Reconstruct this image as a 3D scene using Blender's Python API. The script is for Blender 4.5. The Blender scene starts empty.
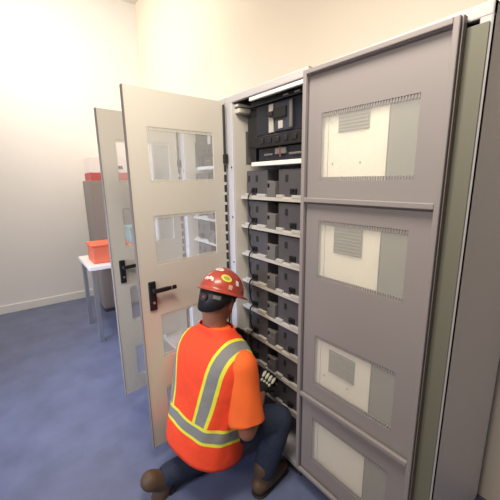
import bpy, bmesh, math, random
from mathutils import Vector, Matrix, Quaternion
random.seed(4)
S = bpy.context.scene
COL = S.collection
PI = math.pi
R = math.radians

# ------------------------------------------------------------------ materials
def mat(name, col, rough=0.5, metal=0.0, spec=0.5, noise=0.0, nscale=8.0, bump=0.0, bscale=60.0, coat=0.0):
    m = bpy.data.materials.new(name); m.use_nodes = True
    nt = m.node_tree; b = nt.nodes['Principled BSDF']
    b.inputs['Base Color'].default_value = (*col, 1)
    b.inputs['Roughness'].default_value = rough
    b.inputs['Metallic'].default_value = metal
    b.inputs['Specular IOR Level'].default_value = spec
    b.inputs['Coat Weight'].default_value = coat
    tc = nt.nodes.new('ShaderNodeTexCoord')
    if noise:
        n = nt.nodes.new('ShaderNodeTexNoise'); n.inputs['Scale'].default_value = nscale; n.inputs['Detail'].default_value = 5
        nt.links.new(tc.outputs['Object'], n.inputs['Vector'])
        r = nt.nodes.new('ShaderNodeValToRGB')
        r.color_ramp.elements[0].position = .3; r.color_ramp.elements[1].position = .7
        r.color_ramp.elements[0].color = (*[c*(1-noise) for c in col], 1)
        r.color_ramp.elements[1].color = (*[min(1, c*(1+noise)) for c in col], 1)
        nt.links.new(n.outputs['Fac'], r.inputs['Fac']); nt.links.new(r.outputs['Color'], b.inputs['Base Color'])
    if bump:
        n = nt.nodes.new('ShaderNodeTexNoise'); n.inputs['Scale'].default_value = bscale; n.inputs['Detail'].default_value = 3
        nt.links.new(tc.outputs['Object'], n.inputs['Vector'])
        bp = nt.nodes.new('ShaderNodeBump'); bp.inputs['Strength'].default_value = bump; bp.inputs['Distance'].default_value = .01
        nt.links.new(n.outputs['Fac'], bp.inputs['Height']); nt.links.new(bp.outputs['Normal'], b.inputs['Normal'])
    return m

def pane_mat(name, col, alpha, rough):
    m = mat(name, col, rough, spec=.5); m.node_tree.nodes['Principled BSDF'].inputs['Alpha'].default_value = alpha
    return m

M = {}
M['paint'] = mat('light_grey_powder_coat', (.66, .63, .56), .38, bump=.04, bscale=350)
M['paint_shade'] = mat('shaded_grey_powder_coat', (.315, .29, .295), .42, bump=.04, bscale=350)  # door paint darkened for the inner face, its shade put into the colour
M['frame'] = mat('frame_paint', (.56, .55, .57), .42, bump=.04, bscale=350)
M['white_trim'] = mat('white_trim', (.88, .88, .86), .4)
M['shelf'] = mat('shelf_paint', (.55, .52, .47), .45, noise=.04)
M['edge'] = mat('door_edge_grey', (.20, .17, .155), .55)
M['cream'] = mat('cream_panel', (.93, .88, .74), .5)
M['grille'] = mat('grey_grille', (.25, .25, .20), .6)
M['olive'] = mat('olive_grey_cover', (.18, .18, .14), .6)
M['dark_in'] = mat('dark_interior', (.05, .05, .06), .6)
M['black'] = mat('black_plastic', (.009, .009, .010), .45)
M['navy'] = mat('blue_black_plastic', (.011, .013, .026), .38)
M['bluegrey'] = mat('blue_grey_plastic', (.04, .045, .072), .4)
M['batt'] = mat('battery_grey', (.082, .078, .086), .5, noise=.06, nscale=20)
M['slot'] = mat('battery_slot', (.015, .015, .018), .6)
M['strip'] = mat('pale_connector', (.50, .48, .44), .5)
M['bracket'] = mat('grey_bracket', (.15, .143, .137), .5)
M['steel'] = mat('steel', (.55, .55, .55), .35, metal=.9)
M['pane'] = pane_mat('clear_pane', (.85, .86, .84), .20, .12)
M['pane_in'] = pane_mat('inner_pane', (.85, .85, .80), .035, .12)
M['wall'] = mat('warm_wall_paint', (.85, .77, .67), .85, noise=.015, nscale=2)
M['wall_cool'] = mat('white_wall_paint', (.84, .84, .84), .85, noise=.015, nscale=2)
M['ceil'] = mat('ceiling_paint', (.88, .86, .82), .9)
M['floor'] = mat('blue_grey_floor', (.13, .155, .275), .36, noise=.16, nscale=5, bump=.05, bscale=12)
M['skin'] = mat('skin', (.36, .15, .085), .5, noise=.06, nscale=30)
M['hair'] = mat('hair', (.02, .015, .012), .7, bump=.5, bscale=200)
M['jeans'] = mat('denim', (.02, .03, .06), .85, noise=.2, nscale=60, bump=.2, bscale=300)
M['shirt'] = mat('orange_shirt', (.98, .16, .025), .8, bump=.12, bscale=30)
M['boot'] = mat('brown_boot', (.10, .06, .035), .6)
M['sole'] = mat('boot_sole', (.02, .02, .02), .8)
M['hat'] = mat('red_hard_hat', (.42, .06, .035), .32, noise=.12, nscale=14, coat=.3)
M['hat_band'] = mat('black_suspension', (.012, .012, .014), .6)
M['red'] = mat('red_plastic', (.16, .04, .035), .5)
M['st_white'] = mat('white_sticker', (.80, .72, .68), .5, noise=.2, nscale=140)
M['st_yellow'] = mat('yellow_sticker', (.80, .66, .10), .5)
M['st_green'] = mat('green_sticker', (.32, .40, .08), .5)
M['st_pink'] = mat('faded_sticker', (.70, .38, .30), .5, noise=.3, nscale=160)
M['glove'] = mat('black_glove', (.012, .012, .013), .75, bump=.3, bscale=150)
M['glove_pad'] = mat('pale_rubber_pad', (.70, .69, .60), .6)
M['orange_bin'] = mat('orange_plastic', (.75, .17, .09), .5)
M['teal_bin'] = mat('teal_plastic', (.22, .36, .36), .5)
M['locker'] = mat('taupe_locker', (.27, .235, .22), .5)
M['card_white'] = mat('white_carton', (.85, .78, .78), .7)
M['card_red'] = mat('red_carton', (.50, .10, .10), .6)
M['grey_cloth'] = mat('grey_bag', (.10, .10, .11), .8)
M['eye'] = mat('eye_white', (.8, .8, .78), .3)

def vest_material():
    m = bpy.data.materials.new('hi_vis_vest'); m.use_nodes = True
    nt = m.node_tree; N = nt.nodes; L = nt.links; b = N['Principled BSDF']
    b.inputs['Roughness'].default_value = .75
    tc = N.new('ShaderNodeTexCoord'); sx = N.new('ShaderNodeSeparateXYZ')
    L.new(tc.outputs['Object'], sx.inputs[0])
    def math_(op, a, c=None):
        n = N.new('ShaderNodeMath'); n.operation = op
        for i, v in enumerate((a, c)):
            if v is None: continue
            if isinstance(v, (int, float)): n.inputs[i].default_value = v
            else: L.new(v, n.inputs[i])
        return n.outputs[0]
    X, Y, Z = sx.outputs
    ax = math_('ABSOLUTE', math_('ADD', X, .016))
    # the stripe leans outward towards the shoulder
    lean = math_('MULTIPLY', Z, .15)
    ax = math_('SUBTRACT', ax, lean)
    dv = math_('ABSOLUTE', math_('SUBTRACT', ax, VS_C))
    dh = math_('ABSOLUTE', math_('SUBTRACT', Z, VH_C))
    def lt(a, v): return math_('LESS_THAN', a, v)
    above = math_('GREATER_THAN', Z, VH_C)
    v_out = math_('MULTIPLY', lt(dv, VS_W), above); v_in = math_('MULTIPLY', lt(dv, VS_W - .016), above)
    h_out = lt(dh, VH_W); h_in = lt(dh, VH_W - .015)
    # horizontal band lies over the vertical ones
    lime = math_('MAXIMUM', v_out, h_out)
    silver = math_('MAXIMUM', h_in, math_('MULTIPLY', v_in, math_('SUBTRACT', 1, h_out)))
    mx = N.new('ShaderNodeMix'); mx.data_type = 'RGBA'
    mx.inputs['A'].default_value = (.95, .072, .018, 1); mx.inputs['B'].default_value = (.80, .78, .05, 1)
    L.new(lime, mx.inputs['Factor'])
    m2 = N.new('ShaderNodeMix'); m2.data_type = 'RGBA'; m2.inputs['B'].default_value = (.235, .235, .225, 1)
    L.new(mx.outputs['Result'], m2.inputs['A']); L.new(silver, m2.inputs['Factor'])
    L.new(m2.outputs['Result'], b.inputs['Base Color'])
    n = N.new('ShaderNodeTexNoise'); n.inputs['Scale'].default_value = 14; n.inputs['Detail'].default_value = 3
    L.new(tc.outputs['Object'], n.inputs['Vector'])
    bp = N.new('ShaderNodeBump'); bp.inputs['Strength'].default_value = .35; bp.inputs['Distance'].default_value = .02
    L.new(n.outputs['Fac'], bp.inputs['Height']); L.new(bp.outputs['Normal'], b.inputs['Normal'])
    return m
VS_C, VS_W, VH_C, VH_W = .118, .044, .032, .040
M['vest'] = vest_material()

# ------------------------------------------------------------------ mesh helpers
def new_bm(): return bmesh.new()
def box(bm, x0, x1, y0, y1, z0, z1, bev=0.0):
    r = bmesh.ops.create_cube(bm, size=1, matrix=Matrix.Translation(((x0+x1)/2, (y0+y1)/2, (z0+z1)/2)) @ Matrix.Diagonal((x1-x0, y1-y0, z1-z0, 1)))
    if bev:
        es = list({e for v in r['verts'] for e in v.link_edges})
        bmesh.ops.bevel(bm, geom=es, offset=bev, segments=2, affect='EDGES', profile=.5)
def tube(bm, pts, rad, seg=14, cap=True, flat=None):
    """sweep a circle along points; rad a number or one per point; ends closed round-ish"""
    pts = [Vector(p) for p in pts]; n = len(pts)
    rad = [rad]*n if isinstance(rad, (int, float)) else list(rad)
    rings = []; nor = None
    for i, p in enumerate(pts):
        t = ((pts[min(i+1, n-1)] - p).normalized() + (p - pts[max(i-1, 0)]).normalized()).normalized()
        if nor is None:
            nor = t.orthogonal().normalized()
        else:
            nor = (nor - t*nor.dot(t)).normalized()
        bi = t.cross(nor)
        rings.append([bm.verts.new(p + (nor*math.cos(2*PI*k/seg) + bi*math.sin(2*PI*k/seg))*rad[i]) for k in range(seg)])
    for a, b in zip(rings, rings[1:]):
        for k in range(seg):
            bm.faces.new((a[k], a[(k+1) % seg], b[(k+1) % seg], b[k]))
    if cap:
        bm.faces.new(list(reversed(rings[0]))); bm.faces.new(rings[-1])
def limb(bm, joints, radii, seg=18):
    """a tapering limb through joints with rounded ends"""
    P = [Vector(j) for j in joints]; pts = []; rr = []
    d0 = (P[0]-P[1]).normalized(); d1 = (P[-1]-P[-2]).normalized()
    for a in (80, 55, 28):
        pts.append(P[0] + d0*radii[0]*math.sin(R(a))); rr.append(radii[0]*math.cos(R(a)))
    for i in range(len(P)-1):
        m = 8
        for k in range(m):
            t = k/m; pts.append(P[i].lerp(P[i+1], t)); rr.append(radii[i]*(1-t) + radii[i+1]*t)
    pts.append(P[-1]); rr.append(radii[-1])
    for a in (28, 55, 80):
        pts.append(P[-1] + d1*radii[-1]*math.sin(R(a))); rr.append(radii[-1]*math.cos(R(a)))
    tube(bm, pts, rr, seg)
def ball(bm, c, r, mtx=None, u=20, v=14):
    c = Vector(c); r = (r, r, r) if isinstance(r, (int, float)) else r
    m = Matrix.Translation(c) @ (mtx or Matrix.Identity(4)) @ Matrix.Diagonal((*r, 1))
    return bmesh.ops.create_uvsphere(bm, u_segments=u, v_segments=v, radius=1, matrix=m)['verts']
def cyl(bm, p0, p1, r, seg=20): tube(bm, [p0, p1], r, seg)

def obj(name, bm, m, parent=None, mtx=None, smooth=False, remesh=0, bevel=0, world=None):
    bmesh.ops.recalc_face_normals(bm, faces=bm.faces)
    me = bpy.data.meshes.new(name); bm.to_mesh(me); bm.free()
    for q in (m if isinstance(m, list) else [m]): me.materials.append(q)
    o = bpy.data.objects.new(name, me); COL.objects.link(o)
    if smooth:
        for p in me.polygons: p.use_smooth = True
    if parent: o.parent = parent
    if mtx is not None: o.matrix_basis = mtx
    if world is not None:
        o.matrix_basis = (WM[parent.name].inverted() @ world) if parent else world
    WM[o.name] = (WM[parent.name] if parent else Matrix.Identity(4)) @ o.matrix_basis
    if remesh:
        k = o.modifiers.new('union', 'REMESH'); k.mode = 'VOXEL'; k.voxel_size = remesh; k.use_smooth_shade = True
        s = o.modifiers.new('soften', 'SMOOTH'); s.iterations = 6; s.factor = .5
    if bevel:
        k = o.modifiers.new('bevel', 'BEVEL'); k.width = bevel; k.segments = 2; k.limit_method = 'ANGLE'
    return o
WM = {}
def thing(name, label, cat, loc=(0, 0, 0), rz=0, group=None):
    o = bpy.data.objects.new(name, None); COL.objects.link(o); o.empty_display_size = .1
    o.location = loc; o.rotation_euler = (0, 0, rz)
    WM[o.name] = Matrix.Translation(loc) @ Matrix.Rotation(rz, 4, 'Z')
    o['label'] = label; o['category'] = cat
    if group: o['group'] = group
    return o
def tag(o, label, cat, group=None):
    o['label'] = label; o['category'] = cat
    if group: o['group'] = group
    return o
def struct(name, bm, m):
    o = obj(name, bm, m); o['kind'] = 'structure'; return o
def dup(root, loc, label):
    r = root.copy(); COL.objects.link(r); r.location = loc; r['label'] = label
    for ch in root.children:
        c = ch.copy(); COL.objects.link(c); c.parent = r
        for g in ch.children:
            d = g.copy(); COL.objects.link(d); d.parent = c
    return r

# ------------------------------------------------------------------ the room
ROOM_X0, WALL_Y = -3.3, .62
bm = new_bm(); box(bm, ROOM_X0-.1, 3.4, -4.2, WALL_Y+.1, -.1, 0); struct('floor', bm, M['floor'])
bm = new_bm(); box(bm, ROOM_X0, 3.4, WALL_Y, WALL_Y+.1, 0, 3.9); struct('wall_back', bm, M['wall'])
bm = new_bm(); box(bm, ROOM_X0-.1, ROOM_X0, -4.2, WALL_Y+.1, 0, 3.9); struct('wall_left', bm, M['wall_cool'])
bm = new_bm(); box(bm, ROOM_X0-.1, 3.4, -4.2, WALL_Y+.1, 3.9, 4.0); struct('ceiling', bm, M['ceil'])
bm = new_bm(); box(bm, ROOM_X0, ROOM_X0+.015, -4.2, WALL_Y, 0, .1, .003); struct('baseboard_left', bm, M['wall_cool'])

# ------------------------------------------------------------------ cabinets
W, YF, YB, HT = .632, -.048, .50, 2.040      # pitch, front, back, height
XL = -.084
SHELF_Z = [1.496 - .168*k for k in range(8)]
WINS = [(1.582, 1.846), (1.160, 1.417), (.632, .885), (.20, .447)]
DW, DZ0, DZ1 = .575, .10, 2.017
WS0, WS1 = .088, .474

def door_skin(bm, t0, t1):
    """panel with four openings whose top and bottom edges are toothed; x from the hinge, y = thickness"""
    box(bm, .006, WS0, t0, t1, DZ0, DZ1); box(bm, WS1, DW, t0, t1, DZ0, DZ1)
    zs = [DZ0] + [z for w in reversed(WINS) for z in w] + [DZ1]
    for a, b in zip(zs[0::2], zs[1::2]):
        box(bm, WS0, WS1, t0, t1, a, b)
    n = 38; step = (WS1-WS0)/n
    for (a, b) in WINS:
        for k in range(n):
            x = WS0 + (k+.25)*step
            box(bm, x, x+step*.5, t0+.001, t1-.001, b-.015, b)
            box(bm, x, x+step*.5, t0+.001, t1-.001, a, a+.015)

def door(parent, hinge, ang, skin_m, label, handle=True, flange=True, pane='pane'):
    bm = new_bm(); door_skin(bm, *((.010, .018) if handle else (.002, .008)))
    mtx = Matrix.Translation(hinge) @ Matrix.Rotation(ang, 4, 'Z')
    d = obj('door', bm, skin_m, parent, mtx); d['label'] = label
    # the free edge and the inner rim
    bm = new_bm()
    box(bm, DW, DW+.003, (-.004 if handle else .002), (.019 if handle else .009), DZ0, DZ1)
    e = obj('edge_strip', bm, M['edge'], d); e['label'] = 'dark grey free edge'
    if flange:
        bm = new_bm()
        F = -.015
        box(bm, .004, .022, F, .002, DZ0, DZ1, .003); box(bm, DW-.02, DW-.002, F, .002, DZ0, DZ1, .003)
        box(bm, .022, DW-.02, F, .002, DZ1-.018, DZ1, .003); box(bm, .022, DW-.02, F, .002, DZ0, DZ0+.018, .003)
        obj('rim', bm, M['paint'] if not handle else skin_m, d)
        for z in (1.502, .554):
            bm = new_bm(); box(bm, .022, DW-.02, F, .002, z-.010, z+.010, .003)
            obj('stiffener_bar', bm, M['paint'] if not handle else skin_m, d)
    for (a, b) in WINS:
        bm = new_bm(); y0 = .0125 if handle else .0045; box(bm, WS0, WS1, y0, y0+.002, a, b)
        obj('window_pane', bm, M[pane], d)
    if handle:
        bm = new_bm()
        box(bm, .494, .534, .016, .030, .923, 1.080, .005)
        hb = obj('handle_plate', bm, M['black'], d)
        bm = new_bm()
        cyl(bm, (.510, .028, 1.034), (.510, .056, 1.034), .012)
        box(bm, .435, .522, .046, .062, 1.022, 1.046, .005)
        box(bm, .390, .450, .048, .061, 1.023, 1.045, .005)
        l = obj('handle_lever', bm, M['black'], d)
        bm = new_bm(); box(bm, .418, .425, .0455, .0625, 1.022, 1.046, .001)
        k = obj('lever_band', bm, M['steel'], d); k['label'] = 'pale metal band on the lever'
        bm = new_bm(); cyl(bm, (.512, .029, .965), (.512, .033, .965), .007)
        obj('lock_cylinder', bm, M['steel'], d)
    return d

def shell(i, label, shelves, front='open'):
    """one cabinet of the row, i steps along the row from the open one"""
    t = thing('battery_cabinet', label, 'cabinet', (i*W, .025 if i == 1 else 0, 0), 0, 'battery cabinets standing in a row')
    x0, x1 = XL, XL + W - .003
    p = M['frame']
    for a, b in ((x0, x0+.004), (x1-.004, x1)):
        bm = new_bm(); box(bm, a, b, YF+.002, YB, .06, HT); obj('side_panel', bm, p, t)
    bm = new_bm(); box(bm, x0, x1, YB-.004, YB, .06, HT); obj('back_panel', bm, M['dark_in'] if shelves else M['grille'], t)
    bm = new_bm(); box(bm, x0, x1, YF+.002, YB, HT-.004, HT); obj('top_panel', bm, p, t)
    bm = new_bm(); box(bm, x0+.01, x1-.01, YF+.02, YB-.02, 0, .06); obj('plinth', bm, M['dark_in'], t)
    bm = new_bm(); box(bm, x0, x1, YF, YB, .055, .075); obj('bottom_panel', bm, p, t)
    # front frame
    bm = new_bm(); box(bm, x0, x0+.060, YF, YF+.022, .06, HT-.03, .004); obj('front_upright', bm, p, t)
    bm = new_bm(); box(bm, x1-.032, x1, YF, YF+.022, .06, HT-.03, .004); obj('front_upright', bm, p, t)
    bm = new_bm(); box(bm, x0, x1, YF-.001, YF+.024, HT-.036, HT, .004); obj('top_rail', bm, p, t)
    if shelves:
        # inner liner on the left, its upper fitting and dark grommets
        bm = new_bm(); box(bm, x0+.055, x0+.0615, YF+.01, YB-.01, .08, HT-.04); obj('inner_liner', bm, M['paint'], t)
        bm = new_bm(); box(bm, x0+.0615, x0+.105, -.030, .05, 1.948, 1.972, .005); box(bm, x0+.0615, x0+.10, -.035, .06, 1.98, HT-.045, .004)
        k = obj('upper_fitting', bm, M['paint'], t)
        bm = new_bm(); box(bm, x0+.0616, x0+.066, .04, .30, 1.68, 1.86, .001)
        obj('liner_plate', bm, M['bracket'], t)
        bm = new_bm(); box(bm, .13, .52, YF+.003, YF+.02, 1.982, 2.000, .003)
        k = obj('trim_strip', bm, M['white_trim'], t); k['label'] = 'white strip under the top rail'
        for z in (1.66, 1.375, 1.10):
            bm = new_bm(); cyl(bm, (x0+.045, YF+.002, z), (x0+.045, YF-.002, z), .006, 12)
            obj('grommet', bm, M['black'], t)
        for z in SHELF_Z:
            bm = new_bm(); box(bm, -.014, .525, .0, .44, z-.012, z); box(bm, -.014, .525, -.004, .004, z-.015, z+.003, .0015)
            sh = obj('shelf', bm, M['shelf'], t)
            bm = new_bm()       # grey U-shaped bracket in the middle gap of the row
            box(bm, .222, .285, -.002, .03, z, z+.052, .003); box(bm, .238, .285, .0, .034, z+.05, z+.085, .003)
            box(bm, .216, .250, .002, .02, z+.072, z+.088, .003)
            obj('cable_bracket', bm, M['bracket'], sh)
    # black rod with its guide block and the beaded lower run along the hinge gap
    if i in (0, -1):
        bx, by = XL+.004, YF-.019
        bm = new_bm(); cyl(bm, (bx, by, 1.725), (bx, by, 2.0), .0065); obj('hinge_rod', bm, M['black'], t)
        bm = new_bm(); box(bm, bx-.017, bx+.017, by-.010, by+.012, 1.682, 1.735, .004); obj('rod_guide', bm, M['black'], t)
        z = 1.678
        while z > 1.06:
            bm = new_bm(); box(bm, bx-.0075, bx+.0065, by-.005, by+.005, z-.042, z, .002); obj('hinge_gasket', bm, M['black'], t)
            bm = new_bm(); box(bm, bx-.005, bx+.005, by-.004, by+.004, z-.0575, z-.0425, .001)
            k = obj('gasket_spacer', bm, M['strip'], t); k['label'] = 'pale spacer between black gasket pieces'; z -= .058
        bm = new_bm(); box(bm, bx-.012, bx+.012, by-.008, by+.01, 1.00, 1.04, .004); cyl(bm, (bx, by, .30), (bx, by, 1.01), .0055)
        obj('lower_rod', bm, M['black'], t)
    return t

HINGE = (XL + W - .003, 0)
cab0 = shell(0, 'open battery cabinet the kneeling worker reaches into, its shelves full of dark batteries', True)
door(cab0, (.541, -.065, 0), R(1.6), M['paint_shade'], 'door swung fully open, inner face out')
cabL = shell(-1, 'battery cabinet left of the worker, seen through the windows of its open door', True)
door(cabL, (-.105 + W, -.056, 0), R(-84.7), M['paint'], 'open door with black lever handle')
cabLL = shell(-2, 'farthest battery cabinet at left, hidden behind its half-seen open door', False)
door(cabLL, (-.105 + W, -.056, 0), R(-79), M['paint'], 'open door with black lever handle')

# the cabinet on the right: closed front seen through the open door's windows
cabR = shell(1, 'cream-fronted cabinet at right, seen through the windows of the swung-open door', False)
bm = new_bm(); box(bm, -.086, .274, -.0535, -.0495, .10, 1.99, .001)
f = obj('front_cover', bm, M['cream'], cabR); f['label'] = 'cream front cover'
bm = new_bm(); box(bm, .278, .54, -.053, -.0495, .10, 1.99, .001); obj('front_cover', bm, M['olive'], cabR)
bm = new_bm(); box(bm, .014, .0155, -.0545, -.053, .12, 1.97); obj('cover_seam', bm, M['edge'], f)
for z0, z1 in ((1.765, 1.865), (1.285, 1.395), (.725, .835)):
    bm = new_bm(); box(bm, .064, .202, -.0560, -.0530, z0, z1)
    n = 8
    for k in range(n):
        z = z0 + (k+.5)*(z1-z0)/n
        box(bm, .068, .198, -.0610, -.0555, z-.0025, z+.0025)
    obj('vent_grille', bm, M['grille'], f)
for z in (1.648, .69):
    for x in (.04, .17):
        bm = new_bm(); cyl(bm, (x, -.0530, z), (x, -.0550, z), .004, 12); obj('cover_screw', bm, M['grille'], f)

# ------------------------------------------------------------------ batteries
def make_battery(label, slots=(.086, .015), term=.058):
    t = thing('battery', label, 'battery', (0, 0, 0), 0, 'dark grey batteries in rows on the cabinet shelves')
    bm = new_bm(); box(bm, 0, .186, .012, .40, 0.001, .143, .004)
    obj('case', bm, M['batt'], t)
    bm = new_bm(); box(bm, slots[0], slots[0]+.020, .0095, .0125, .082, .116, .001); obj('grip_slot', bm, M['slot'], t)
    if len(slots) > 1:
        bm = new_bm(); box(bm, slots[1], slots[1]+.018, .0095, .0125, .082, .116, .001); obj('grip_slot', bm, M['slot'], t)
    bm = new_bm(); box(bm, term, term+.040, .000, .014, .022, .050, .003); cyl(bm, (term+.02, .001, .040), (term+.02, -.007, .040), .008, 12)
    obj('terminal_cover', bm, M['black'], t)
    bm = new_bm(); box(bm, .0, .050, -.006, .011, .002, .018, .002); box(bm, .114, .186, -.006, .011, .002, .018, .002); box(bm, .0, .186, .0, .011, .001, .008, .001)
    obj('connector_strip', bm, M['strip'], t)
    return t
ORD = ['top', 'second', 'third', 'fourth', 'fifth', 'sixth', 'seventh', 'lowest']
protos = {}
LX, RX = .022, .297
for k, z in enumerate(SHELF_Z):
    for side, x in (('left', LX), ('right', RX)):
        row = {'top': 'top shelf', 'lowest': 'lowest shelf'}.get(ORD[k], ORD[k] + ' shelf from top')
        lab = f'dark grey battery, {side} end of {row} in the doorless-looking open cabinet'.replace('doorless-looking ', '')
        if k == 0:
            q = make_battery(lab) if side == 'left' else make_battery(lab, (.052,), .095)
            q.location = (x, 0, z); protos[side] = q
        else: dup(protos[side], (x, 0, z), lab)
proto = protos['left']
for k, z in enumerate(SHELF_Z[:6]):
    if k in (2,): pass
    lab = f'battery on the {ORD[k]} shelf of the left cabinet, behind its windowed door'
    dup(proto, (LX - W, 0, z), lab)

# black sensing cable run down past the left batteries
bm = new_bm(); pts = []
for k, z in enumerate(SHELF_Z):
    pts += [(.098, -.008, z+.034), (.088, -.022, z+.012), (.080, -.022, z-.01), (.076, -.018, z-.05), (.084, -.016, z-.10)]
tube(bm, pts[:-3], .0045, 8)
tag(obj('sensing_cable', bm, M['black'], smooth=True), 'thin black cable looping down the left batteries from shelf to shelf', 'cable')

# ------------------------------------------------------------------ breaker unit at the top of the open cabinet
def breaker(x, label):
    t = thing('breaker_unit', label, 'breaker', (x, 0, 0), 0, 'black breaker units at cabinet tops')
    def part(name, m, *boxes, bev=.003):
        bm = new_bm()
        for b in boxes: box(bm, *b, bev)
        return obj(name, bm, M[m], t)
    part('back_plate', 'navy', (.03, .535, .11, .13, 1.67, 1.975))
    part('mounting_bracket', 'black', (.015, .105, .030, .11, 1.765, 1.925), (.03, .09, .035, .11, 1.925, 1.955), (.03, .075, .04, .11, 1.68, 1.765))
    part('upper_beam', 'black', (.085, .53, .0, .11, 1.964, 1.988))
    part('beam_lip', 'bluegrey', (.10, .53, -.004, .004, 1.964, 1.969), bev=.001)
    part('breaker_body', 'navy', (.110, .530, .018, .11, 1.815, 1.964))
    part('breaker_face', 'bluegrey', (.270, .395, .008, .022, 1.822, 1.955))
    part('label_strip', 'strip', (.222, .256, .010, .020, 1.822, 1.955), bev=.001)
    part('toggle_handle', 'black', (.234, .272, -.010, .022, 1.893, 1.918), (.268, .360, -.004, .016, 1.882, 1.930))
    part('rating_plate', 'strip', (.300, .332, .004, .012, 1.832, 1.868), bev=.001)
    part('status_strip', 'bracket', (.378, .396, .004, .012, 1.83, 1.95), bev=.001)
    part('terminal_block', 'black', (.10, .53, .005, .11, 1.755, 1.812))
    for k in range(6):
        xx = .16 + k*.06
        bm = new_bm(); box(bm, xx, xx+.03, .0, .008, 1.772, 1.797, .002); obj('terminal_cap', bm, M['navy'], t)
    part('lower_chassis', 'navy', (.115, .53, .03, .11, 1.69, 1.752))
    part('bus_bar', 'bracket', (.17, .235, .02, .034, 1.712, 1.722), (.26, .34, .018, .034, 1.715, 1.745), (.36, .47, .02, .034, 1.708, 1.718))
    bm = new_bm(); cyl(bm, (.30, .02, 1.70), (.30, .02, 1.75), .006); obj('red_wire', bm, M['red'], t)
    for xx in (.345, .42):
        bm = new_bm(); box(bm, xx, xx+.035, -.006, .004, 1.972, 1.978, .001); obj('white_tag', bm, M['strip'], t)
    part('support_shelf', 'white_trim', (.095, .525, -.008, .13, 1.660, 1.682))
    return t
breaker(0, 'black breaker unit above the batteries at the top of the open cabinet')
b2 = breaker(-W, 'black breaker unit of the left cabinet, seen through its door\'s top window')

# ------------------------------------------------------------------ the worker
CAMP = Vector((1.56165, -1.10691, 1.59205))
RIGHT = Vector((.593, .805, 0)); FWD = Vector((-.805, .593, 0))
YAW = R(45)
PR = (RIGHT*math.cos(YAW) - FWD*math.sin(YAW)).normalized()      # worker's right
PF = Vector((0, 0, 1)).cross(PR).normalized()                    # worker's forward
NECK = Vector((.203, -.324, .845))
HIP = NECK - PF*.09 - Vector((0, 0, .49))
U = (NECK - HIP).normalized(); TF = U.cross(PR).normalized()
TORSO = Matrix.Translation(HIP) @ Matrix((PR, TF, U)).transposed().to_4x4()
def tl(x, y, z): return TORSO @ Vector((x, y, z))
worker = thing('person', 'kneeling worker in red hard hat and orange hi-vis vest, working on the batteries', 'person', (HIP.x, HIP.y, 0))
WROOT = WM['person']

shR, shL = tl(.200, .005, .362), tl(-.165, .03, .375)
elR = Vector((.478, -.340, .415)); wrR = Vector((.370, -.170, .500)); 
elL = shL + Vector((-.01, .10, -.27)); wrL = Vector((.025, -.175, .680))
hpR, hpL = HIP + PR*.095, HIP - PR*.095
knR = Vector((.460, -.125, .365)); anR = Vector((.47, -.235, .10))
knL = Vector((.19, -.27, .085)); anL = Vector((.17, -.66, .095))

# head
HC = Vector((.192, -.293, .986))
hy = R(34)
HR = (RIGHT*math.cos(hy) - FWD*math.sin(hy)).normalized(); HF0 = Vector((0, 0, 1)).cross(HR)
pitch = R(24)
HF = (HF0*math.cos(pitch) - Vector((0, 0, 1))*math.sin(pitch)).normalized(); HU = HR.cross(HF).normalized()
HEAD = Matrix.Translation(HC) @ Matrix((HR, HF, HU)).transposed().to_4x4()
def hl(x, y, z): return HEAD @ Vector((x, y, z))
HROT = HEAD.to_3x3().to_4x4()

def xf(bm, m): bmesh.ops.transform(bm, matrix=m, verts=bm.verts)
bm = new_bm()
ball(bm, hl(0, -.005, .02), (.075, .095, .088), HROT, 28, 20)              # skull
ball(bm, hl(0, .035, -.045), (.056, .055, .062), HROT)                     # jaw and cheeks
ball(bm, hl(0, .075, -.088), (.022, .018, .018), HROT)                     # chin
limb(bm, [hl(0, .090, .012), hl(0, .106, -.022)], [.008, .014], 12)        # nose
ball(bm, hl(0, .088, -.055), (.022, .010, .010), HROT)                     # lips
ball(bm, hl(0, .082, .026), (.055, .015, .010), HROT)                      # brow
for s in (-1, 1):
    ball(bm, hl(s*.078, -.008, -.010), (.012, .020, .032), HROT)           # ears
limb(bm, [tl(0, .0, .42), tl(-.008, -.008, .50), hl(-.006, -.032, -.03)], [.060, .062, .064])
limb(bm, [HIP, tl(0, 0, .2), tl(0, 0, .38)], [.11, .105, .11])             # trunk
limb(bm, [tl(-.13, 0, .38), tl(.13, 0, .38)], [.05, .05])
for sh, el, wr in ((shR, elR, wrR), (shL, elL, wrL)):
    limb(bm, [sh, sh.lerp(el, .5), el], [.056, .050, .043])
    limb(bm, [el, el.lerp(wr, .3), wr], [.043, .046, .030])
for hp, kn, an in ((hpR, knR, anR), (hpL, knL, anL)):
    limb(bm, [hp, kn], [.078, .052]); limb(bm, [kn, kn.lerp(an, .3), an], [.050, .052, .036])
for v in bm.verts: v.co = WROOT.inverted() @ v.co
body = obj('body', bm, M['skin'], worker, smooth=True, remesh=.006)
def wobj(name, bm, m, smooth=True, remesh=0, parent=None):
    for v in bm.verts: v.co = WROOT.inverted() @ v.co
    return obj(name, bm, m, parent or worker, smooth=smooth, remesh=remesh)

for s in (-1, 1):
    bm = new_bm(); ball(bm, hl(s*.030, .082, .006), .011); wobj('eye', bm, M['eye'])
bm = new_bm()
ball(bm, hl(0, -.010, .028), (.081, .099, .088), HROT, 24, 16)
ball(bm, hl(0, -.055, -.020), (.066, .050, .045), HROT)
bmesh.ops.bisect_plane(bm, geom=bm.verts[:]+bm.edges[:]+bm.faces[:], plane_co=hl(0, .03, -.03), plane_no=(HF*.55 - HU*.83), clear_outer=True)
h = wobj('hair', bm, M['hair'], remesh=0); h['label'] = 'short dark hair below the hat'

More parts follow.
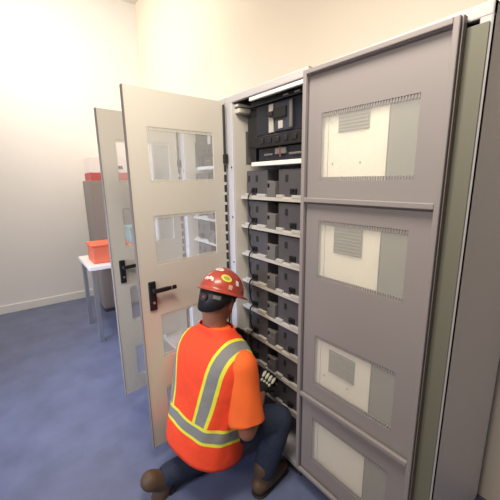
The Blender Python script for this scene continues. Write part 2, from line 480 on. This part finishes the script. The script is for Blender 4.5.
# torso cloth
PROF = [(-.13, .222, .160, -.01), (-.04, .222, .157, -.008), (.05, .220, .153, -.004), (.14, .226, .148, 0), (.24, .236, .147, .0),
        (.33, .240, .145, 0), (.375, .234, .136, .0), (.41, .222, .122, .002), (.44, .198, .102, .006), (.468, .142, .084, .008), (.490, .102, .080, -.002), (.515, .086, .076, -.006)]
def torso_rings(bm, grow, z0=-9, n=64, cap=False):
    rings = []
    import bisect
    zs = [PROF[0][0] + i*(PROF[-1][0]-PROF[0][0])/44 for i in range(45)]
    for z in zs:
        if z < z0: continue
        j = min(max(bisect.bisect([p[0] for p in PROF], z)-1, 0), len(PROF)-2)
        a, b = PROF[j], PROF[j+1]; t = (z-a[0])/(b[0]-a[0])
        A, B, cy = [a[q]*(1-t)+b[q]*t for q in (1, 2, 3)]
        A += grow; B += grow; ring = []
        for k in range(n):
            th = 2*PI*k/n; c, s = math.cos(th), math.sin(th); e = 2/2.5
            x = A*math.copysign(abs(c)**e, c); y = B*math.copysign(abs(s)**e, s) + cy
            # soft cloth folds
            w = .004*math.sin(5*th+9*z) * max(0, 1-abs(z-.12)/.25)
            w += .003*math.sin(11*th-14*z) * max(0, 1-abs(z-.05)/.2)
            ring.append(bm.verts.new((x*(1+w/.18), y*(1+w/.14), z)))
        rings.append(ring)
    for a, b in zip(rings, rings[1:]):
        for k in range(n): bm.faces.new((a[k], a[(k+1) % n], b[(k+1) % n], b[k]))
    if cap:
        bm.faces.new(list(reversed(rings[0]))); bm.faces.new(rings[-1])
# shirt: trunk + sleeves
bm = new_bm(); torso_rings(bm, -.012, cap=True); xf(bm, TORSO)
shirt = wobj('shirt', bm, M['shirt'], remesh=.007); shirt['label'] = 'orange short-sleeved shirt'
def sleeve(sh, el, r0, flare):
    d = el-sh; n = d.normalized(); bm = new_bm()
    side = n.orthogonal().normalized(); bi = n.cross(side); rings = []
    K = 26; seg = 36
    for i in range(K+1):
        t = -.27 + (.84+.27)*i/K
        if t < 0: r = r0*math.sqrt(max(.02, 1-(t/.275)**2))
        else: r = r0*(1 + .02*t) + flare*max(0, t-.2)**1.4
        ring = []
        for k in range(seg):
            th = 2*PI*k/seg
            f = 1 + .030*t*math.sin(3*th+5*t) + .022*max(0, t)*math.sin(7*th-6*t) + .012*math.sin(2*th+11*t)
            tt = t + (.03*math.sin(th+1.0) if i == K else 0)
            ring.append(bm.verts.new(sh + d*tt + (side*math.cos(th)+bi*math.sin(th))*r*f))
        rings.append(ring)
    for a, b in zip(rings, rings[1:]):
        for k in range(seg): bm.faces.new((a[k], a[(k+1) % seg], b[(k+1) % seg], b[k]))
    bm.faces.new(rings[0])
    o = wobj('sleeve', bm, M['shirt']); q = o.modifiers.new('thick', 'SOLIDIFY'); q.thickness = .003
sleeve(shR, elR, .078, .018); sleeve(shL, elL, .066, .010)
# vest (kept in the torso's own frame so that its tapes follow the body)
bm = new_bm(); torso_rings(bm, .004)
vest = obj('safety_vest', bm, M['vest'], worker, world=TORSO, smooth=True)
vest['label'] = 'orange-red vest with lime and silver reflective tapes'
k = vest.modifiers.new('thick', 'SOLIDIFY'); k.thickness = .003
# jeans
bm = new_bm()
ball(bm, HIP - Vector((0, 0, .01)), (.165, .135, .12), TORSO.to_3x3().to_4x4())
for hp, kn, an in ((hpR, knR, anR), (hpL, knL, anL)):
    limb(bm, [hp, hp.lerp(kn, .5), kn], [.100, .090, .073]); limb(bm, [kn, kn.lerp(an, .35), kn.lerp(an, .93)], [.073, .072, .058])
wobj('jeans', bm, M['jeans'], remesh=.008)
# boots
def boot(an, fwd, up):
    bm = new_bm(); fwd = fwd.normalized(); up = (up - fwd*up.dot(fwd)).normalized(); sd = fwd.cross(up)
    limb(bm, [an + up*.04, an - up*.045], [.050, .048])
    limb(bm, [an - up*.05 - fwd*.03, an - up*.055 + fwd*.07, an - up*.062 + fwd*.15], [.044, .044, .036])
    b = wobj('boot', bm, M['boot'], remesh=.006)
    bm = new_bm()
    limb(bm, [an - up*.088 - fwd*.03, an - up*.088 + fwd*.15], [.042, .040])
    m = Matrix((sd, fwd, up)).transposed()
    for v in bm.verts:
        q = m.inverted() @ (v.co - an); q.z = -.092 + (q.z+.088)*.22; v.co = an + m @ q
    wobj('sole', bm, M['sole'], parent=worker if False else None).parent = b
    return b
boot(anR, Vector((-.15, .95, 0)), Vector((0, 0, 1)))
boot(anL + Vector((0, -.03, .0)), Vector((0, -.45, -.75)), Vector((0, -.9, .45)))

# hard hat in the head frame
def dome(th, ph, g=1.0):
    """th 0..2pi round the head (0 = right, pi/2 = front), ph 0 rim .. pi/2 crown"""
    a, b, c = .108, .128, .118
    return Vector((a*g*math.cos(ph)*math.cos(th), b*g*math.cos(ph)*math.sin(th), c*g*math.sin(ph)))
HATM = Matrix.Translation(HC) @ HROT @ Matrix.Translation((0, -.002, .042)) @ Matrix.Rotation(R(-2), 4, 'X')
bm = new_bm(); n, m = 48, 14; rings = []
def brim(th):
    f = max(0, math.sin(th)); return .014 + .034*f**2
for j in range(3):     # brim
    ring = []
    for k in range(n):
        th = 2*PI*k/n; g = [1, .6, 0][j]
        p = dome(th, 0); d = Vector((p.x, p.y, 0)).normalized()
        ring.append(bm.verts.new(p + d*brim(th)*g - Vector((0, 0, [.010, .005, 0][j]))))
    rings.append(ring)
for j in range(1, m):
    ph = PI/2*j/m
    ring = []
    for k in range(n):
        th = 2*PI*k/n; p = dome(th, ph)
        ridge = .006*math.exp(-(p.x/.020)**2) * math.sin(min(1, ph/.5)*PI/2)      # crown ridge
        ring.append(bm.verts.new(p + Vector((0, 0, ridge))))
    rings.append(ring)
top = bm.verts.new((0, 0, .124))
for a, b in zip(rings, rings[1:]):
    for k in range(n): bm.faces.new((a[k], a[(k+1) % n], b[(k+1) % n], b[k]))
for k in range(n): bm.faces.new((rings[-1][k], rings[-1][(k+1) % n], top))
hat = obj('hard_hat', bm, M['hat'], worker, world=HATM, smooth=True); hat['label'] = 'red hard hat with stickers'
k = hat.modifiers.new('thick', 'SOLIDIFY'); k.thickness = .003
def patch(name, th, ph, sx, sy, mname, shape='oval', rot=0, g=1.03, par=None):
    bm = new_bm(); N_ = 20
    def P(u, v):
        c, s = math.cos(rot), math.sin(rot); u, v = u*c - v*s, u*s + v*c
        q = dome(th + u/(.125*max(.25, math.cos(ph))), ph + v/.118, g)
        return q + Vector((0, 0, .006*math.exp(-(q.x/.020)**2)))
    if shape == 'oval': out = [(sx*math.cos(2*PI*k/N_), sy*math.sin(2*PI*k/N_)) for k in range(N_)]
    else: out = [(-sx, -sy), (0, -sy), (sx, -sy), (sx, 0), (sx, sy), (0, sy), (-sx, sy), (-sx, 0)]
    c = bm.verts.new(P(0, 0)); mid = [bm.verts.new(P(u*.5, v*.5)) for u, v in out]; o_ = [bm.verts.new(P(u, v)) for u, v in out]
    L_ = len(out)
    for k in range(L_):
        bm.faces.new((c, mid[k], mid[(k+1) % L_])); bm.faces.new((mid[k], o_[k], o_[(k+1) % L_], mid[(k+1) % L_]))
    o = obj(name, bm, M[mname], hat)
    kk = o.modifiers.new('thick', 'SOLIDIFY'); kk.thickness = .0008
    return o
BACK = -PI/2
patch('sticker', BACK+.80, R(33), .030, .019, 'st_yellow', rot=-.25)['label'] = 'yellow oval sticker'
patch('sticker', BACK+.80, R(33), .018, .010, 'st_green', rot=-.25, g=1.042)['label'] = 'green centre of the oval sticker'
patch('sticker', BACK+.15, R(55), .026, .014, 'st_white', 'oval', rot=.25)['label'] = 'white sticker near the crown'
patch('sticker', BACK+.15, R(55), .012, .006, 'st_pink', 'oval', rot=.25, g=1.042)['label'] = 'faded centre of the white sticker'
for q, (dt, dp) in enumerate(((-.24, 22), (-.09, 20.5), (.06, 22), (.19, 20.5))):
    patch('sticker', BACK+dt-.02, R(dp), .0062, .009, 'st_white', 'rect', rot=.3 if q % 2 else -.3)['label'] = 'white letter-like decal'
patch('sticker', BACK-.22, R(34), .012, .005, 'st_pink', 'rect', rot=.5)['label'] = 'small faded sticker'
patch('sticker', BACK+1.05, R(12), .011, .011, 'st_pink', 'rect')['label'] = 'pale square sticker by the rim'
patch('sticker', BACK+1.40, R(26), .010, .014, 'st_white', 'rect')['label'] = 'white sticker on the right side'
# suspension band with its ratchet knob, worn with the hat
bm = new_bm(); n = 40; lo, hi = [], []
for k in range(n+1):
    th = PI + .20 + (PI - .40)*k/n
    s = max(0, -math.sin(th))
    a, b = .096, .116
    zl = -.014 - .106*s**.8
    lo.append(bm.verts.new((a*.93*math.cos(th), b*.93*math.sin(th)-.004, zl))); hi.append(bm.verts.new((a*1.04*math.cos(th), b*1.05*math.sin(th), .004)))
for k in range(n): bm.faces.new((lo[k], lo[k+1], hi[k+1], hi[k]))
band = obj('suspension_band', bm, M['hat_band'], hat, smooth=True)
k = band.modifiers.new('thick', 'SOLIDIFY'); k.thickness = .006; k.offset = 0
def band_pt(th, z, g=1.0): return Vector((.094*g*math.cos(th), .114*g*math.sin(th)-.002, z))
bm = new_bm(); p = band_pt(BACK-.02, -.048, 1.0); d = Vector((p.x, p.y, 0)).normalized()
tube(bm, [p, p+d*.014], [.021, .019], 24); kn = obj('ratchet_knob', bm, M['hat_band'], band, smooth=False)
bm = new_bm(); tube(bm, [p+d*.012, p+d*.0155], [.010, .008], 16); o = obj('knob_centre', bm, M['red'], hat); o['label'] = 'dull red knob centre'
bm = new_bm()
grid = [[band_pt(BACK+.42+.36*i/4, -.046+.028*j, 1.055) for i in range(5)] for j in range(2)]
gv = [[bm.verts.new(q) for q in r_] for r_ in grid]
for i in range(4): bm.faces.new((gv[0][i], gv[0][i+1], gv[1][i+1], gv[1][i]))
o = obj('strap_slot', bm, M['bracket'], hat); o['label'] = 'pale slot in the black band'
k = o.modifiers.new('thick', 'SOLIDIFY'); k.thickness = .002

# gloves: palm, thumb and four bent fingers each
def glove(wr, along, palm_n, side, curl, label):
    """along = direction to the knuckles, palm_n = out of the palm, side = +1 thumb on the +cross side"""
    along = along.normalized(); palm_n = (palm_n - along*palm_n.dot(along)).normalized(); sd = along.cross(palm_n)*side
    bm = new_bm()
    def P(a, s, p): return wr + along*a + sd*s + palm_n*p
    limb(bm, [P(-.045, 0, 0), P(.005, 0, 0)], [.036, .033])                       # cuff
    for s in (-.030, -.010, .010, .030):
        limb(bm, [P(.01, s*.7, 0), P(.085, s, 0)], [.018, .0155], 12)             # palm
    for s, ln in ((-.031, .062), (-.0105, .078), (.0105, .082), (.031, .074)):
        pts = [P(.085, s, 0)]; a = 0; q = pts[0]
        for f in (.44, .32, .24):
            a += curl
            q = q + (along*math.cos(a) + palm_n*math.sin(a))*ln*f + sd*s*.03
            pts.append(q)
        limb(bm, pts, [.0120, .0115, .0105, .0092], 12)
    th = [P(.020, .030, .006), P(.050, .056, .020), P(.078, .058, .042), P(.094, .050, .058)]
    limb(bm, th, [.017, .0145, .0125, .0105], 12)
    g = wobj('glove', bm, M['glove'], remesh=.0035); g['label'] = label
    bm = new_bm()
    m3 = Matrix((sd, along, palm_n)).transposed().to_4x4()
    for s in (-.030, -.010, .010, .030):
        ball(bm, P(.070, s, -.0160), (.0082, .022, .0045), m3, 12, 8)
        ball(bm, P(.035, s*.8, -.0160), (.0070, .010, .0045), m3, 12, 8)
    o = wobj('rubber_pad', bm, M['glove_pad']); o.parent = g; o['label'] = 'pale rubber pads on the back of the glove'
    return g
dR = (wrR - elR).normalized()
glove(wrR + dR*.01, Vector((-.25, .75, .30)), Vector((-.55, .25, -.55)), -1, R(38), 'black work glove on the right hand')
glove(wrL, Vector((.25, .95, .15)), Vector((.5, -.1, -.8)), 1, R(35), 'black work glove on the left hand')

# ------------------------------------------------------------------ things beyond the doors at the left
lk = thing('locker', 'taupe steel locker against the left wall, beyond the open doors', 'locker', (-2.75, .12, 0))
bm = new_bm(); box(bm, -.22, .22, -.45, .45, .05, 1.60, .006); obj('carcass', bm, M['locker'], lk)
for s in (0, 1):
    bm = new_bm(); box(bm, .221, .235, -.44+s*.445, -.005+s*.445, .08, 1.57, .004); d = obj('door', bm, M['locker'], lk)
    bm = new_bm(); box(bm, .236, .25, -.06+s*.10, -.04+s*.10, .8, .95, .003); obj('handle', bm, M['steel'], d)
bm = new_bm(); box(bm, -.2, .2, -.43, .43, 0, .05); obj('base', bm, M['dark_in'], lk)
ct = thing('carton', 'white carton with a red lower band on top of the taupe locker', 'box', (-2.75, .0, 1.601))
bm = new_bm(); box(bm, -.17, .17, -.30, .30, .09, .27, .004); obj('carton_body', bm, M['card_white'], ct)
bm = new_bm(); box(bm, -.175, .175, -.305, .305, 0, .088, .004); obj('red_band', bm, M['card_red'], ct)
bm = new_bm(); box(bm, .170, .173, -.12, .06, .13, .17); obj('printed_mark', bm, M['grey_cloth'], ct)

wb = thing('work_table', 'white-topped work table standing by the left wall before the locker', 'table', (-2.05, -.12, 0))
bm = new_bm(); box(bm, -.30, .30, -.45, .45, .75, .79, .005); obj('tabletop', bm, M['card_white'], wb)
for sx in (-.26, .26):
    for sy in (-.41, .41):
        bm = new_bm(); box(bm, sx-.02, sx+.02, sy-.02, sy+.02, 0, .75, .003); obj('leg', bm, M['steel'], wb)
for (x, y, w_, h_, mn, lab) in ((-1.98, -.38, .13, .19, 'orange_bin', 'orange plastic bin on the white work table, nearer the camera'),
                             (-1.98, .04, .18, .16, 'orange_bin', 'orange plastic bin on the white work table, under the teal bin')):
    t = thing('storage_bin', lab, 'bin', (x, y, .791))
    bm = new_bm(); box(bm, -.13, .13, -w_, w_, 0, h_-.02, .012); obj('bin_body', bm, M[mn], t)
    bm = new_bm(); box(bm, -.14, .14, -w_-.01, w_+.01, h_-.02, h_, .004); obj('bin_rim', bm, M[mn], t)
t = thing('storage_bin', 'teal plastic bin stacked on the orange bin', 'bin', (-1.98, .04, .952))
bm = new_bm(); box(bm, -.12, .12, -.17, .17, 0, .15, .012); obj('bin_body', bm, M['teal_bin'], t)
bm = new_bm(); box(bm, -.13, .13, -.18, .18, .15, .17, .004); obj('bin_rim', bm, M['teal_bin'], t)

# ------------------------------------------------------------------ camera
cam = bpy.data.cameras.new('camera'); co = bpy.data.objects.new('camera', cam); COL.objects.link(co)
cam.sensor_fit = 'HORIZONTAL'; cam.sensor_width = 36; cam.lens = 323.66/500*36
cam.clip_start = .05
pit, rol, yaw = .215066, -.014210, -.935248
cp, sp, c, s = math.cos(pit), math.sin(pit), math.cos(yaw), math.sin(yaw)
fw = Vector((s*cp, c*cp, -sp)); rt = Vector((c, -s, 0)); up = rt.cross(fw)
r2 = rt*math.cos(rol) + up*math.sin(rol); u2 = -rt*math.sin(rol) + up*math.cos(rol)
co.matrix_world = Matrix.Translation(CAMP) @ Matrix((r2, u2, -fw)).transposed().to_4x4()
S.camera = co

# ------------------------------------------------------------------ light
def area(name, loc, target, sx, sy, power, col):
    l = bpy.data.lights.new(name, 'AREA'); l.shape = 'RECTANGLE'; l.size = sx; l.size_y = sy; l.energy = power; l.color = col
    o = bpy.data.objects.new(name, l); COL.objects.link(o); o.location = loc
    d = Vector(target) - Vector(loc); o.rotation_euler = d.to_track_quat('-Z', 'Y').to_euler(); return o
area('ceiling_lamp_right', (.85, -.80, 2.75), (.25, -.4, 0), .9, .3, 32, (1, .89, .74))
area('front_fill', (1.3, -3.0, 2.7), (.9, 0, .9), 1.2, .4, 42, (1, .87, .74))  # added unseen warm fill for the swung-open door, its windows and the worker
l = area('ceiling_lamp_left', (-1.9, -1.3, 3.7), (-2.6, .5, 1.9), 1.2, .5, 47, (1, .88, .72)); l.data.spread = R(140)
l = area('cool_fill_beam', (.1, -3.6, 1.6), (-.95, -.5, .75), 1.0, 1.2, 22, (.62, .73, 1)); l.data.spread = R(50)  # added narrow cool beam aimed at the far open door; no doorway is built
w = bpy.data.worlds.new('world'); S.world = w; w.use_nodes = True
bg = w.node_tree.nodes['Background']; bg.inputs[0].default_value = (1, .93, .88, 1); bg.inputs[1].default_value = .09
S.view_settings.view_transform = 'Standard'; S.view_settings.look = 'None'; S.view_settings.gamma = 1
S.view_settings.use_curve_mapping = False; S.view_settings.exposure = 0.0
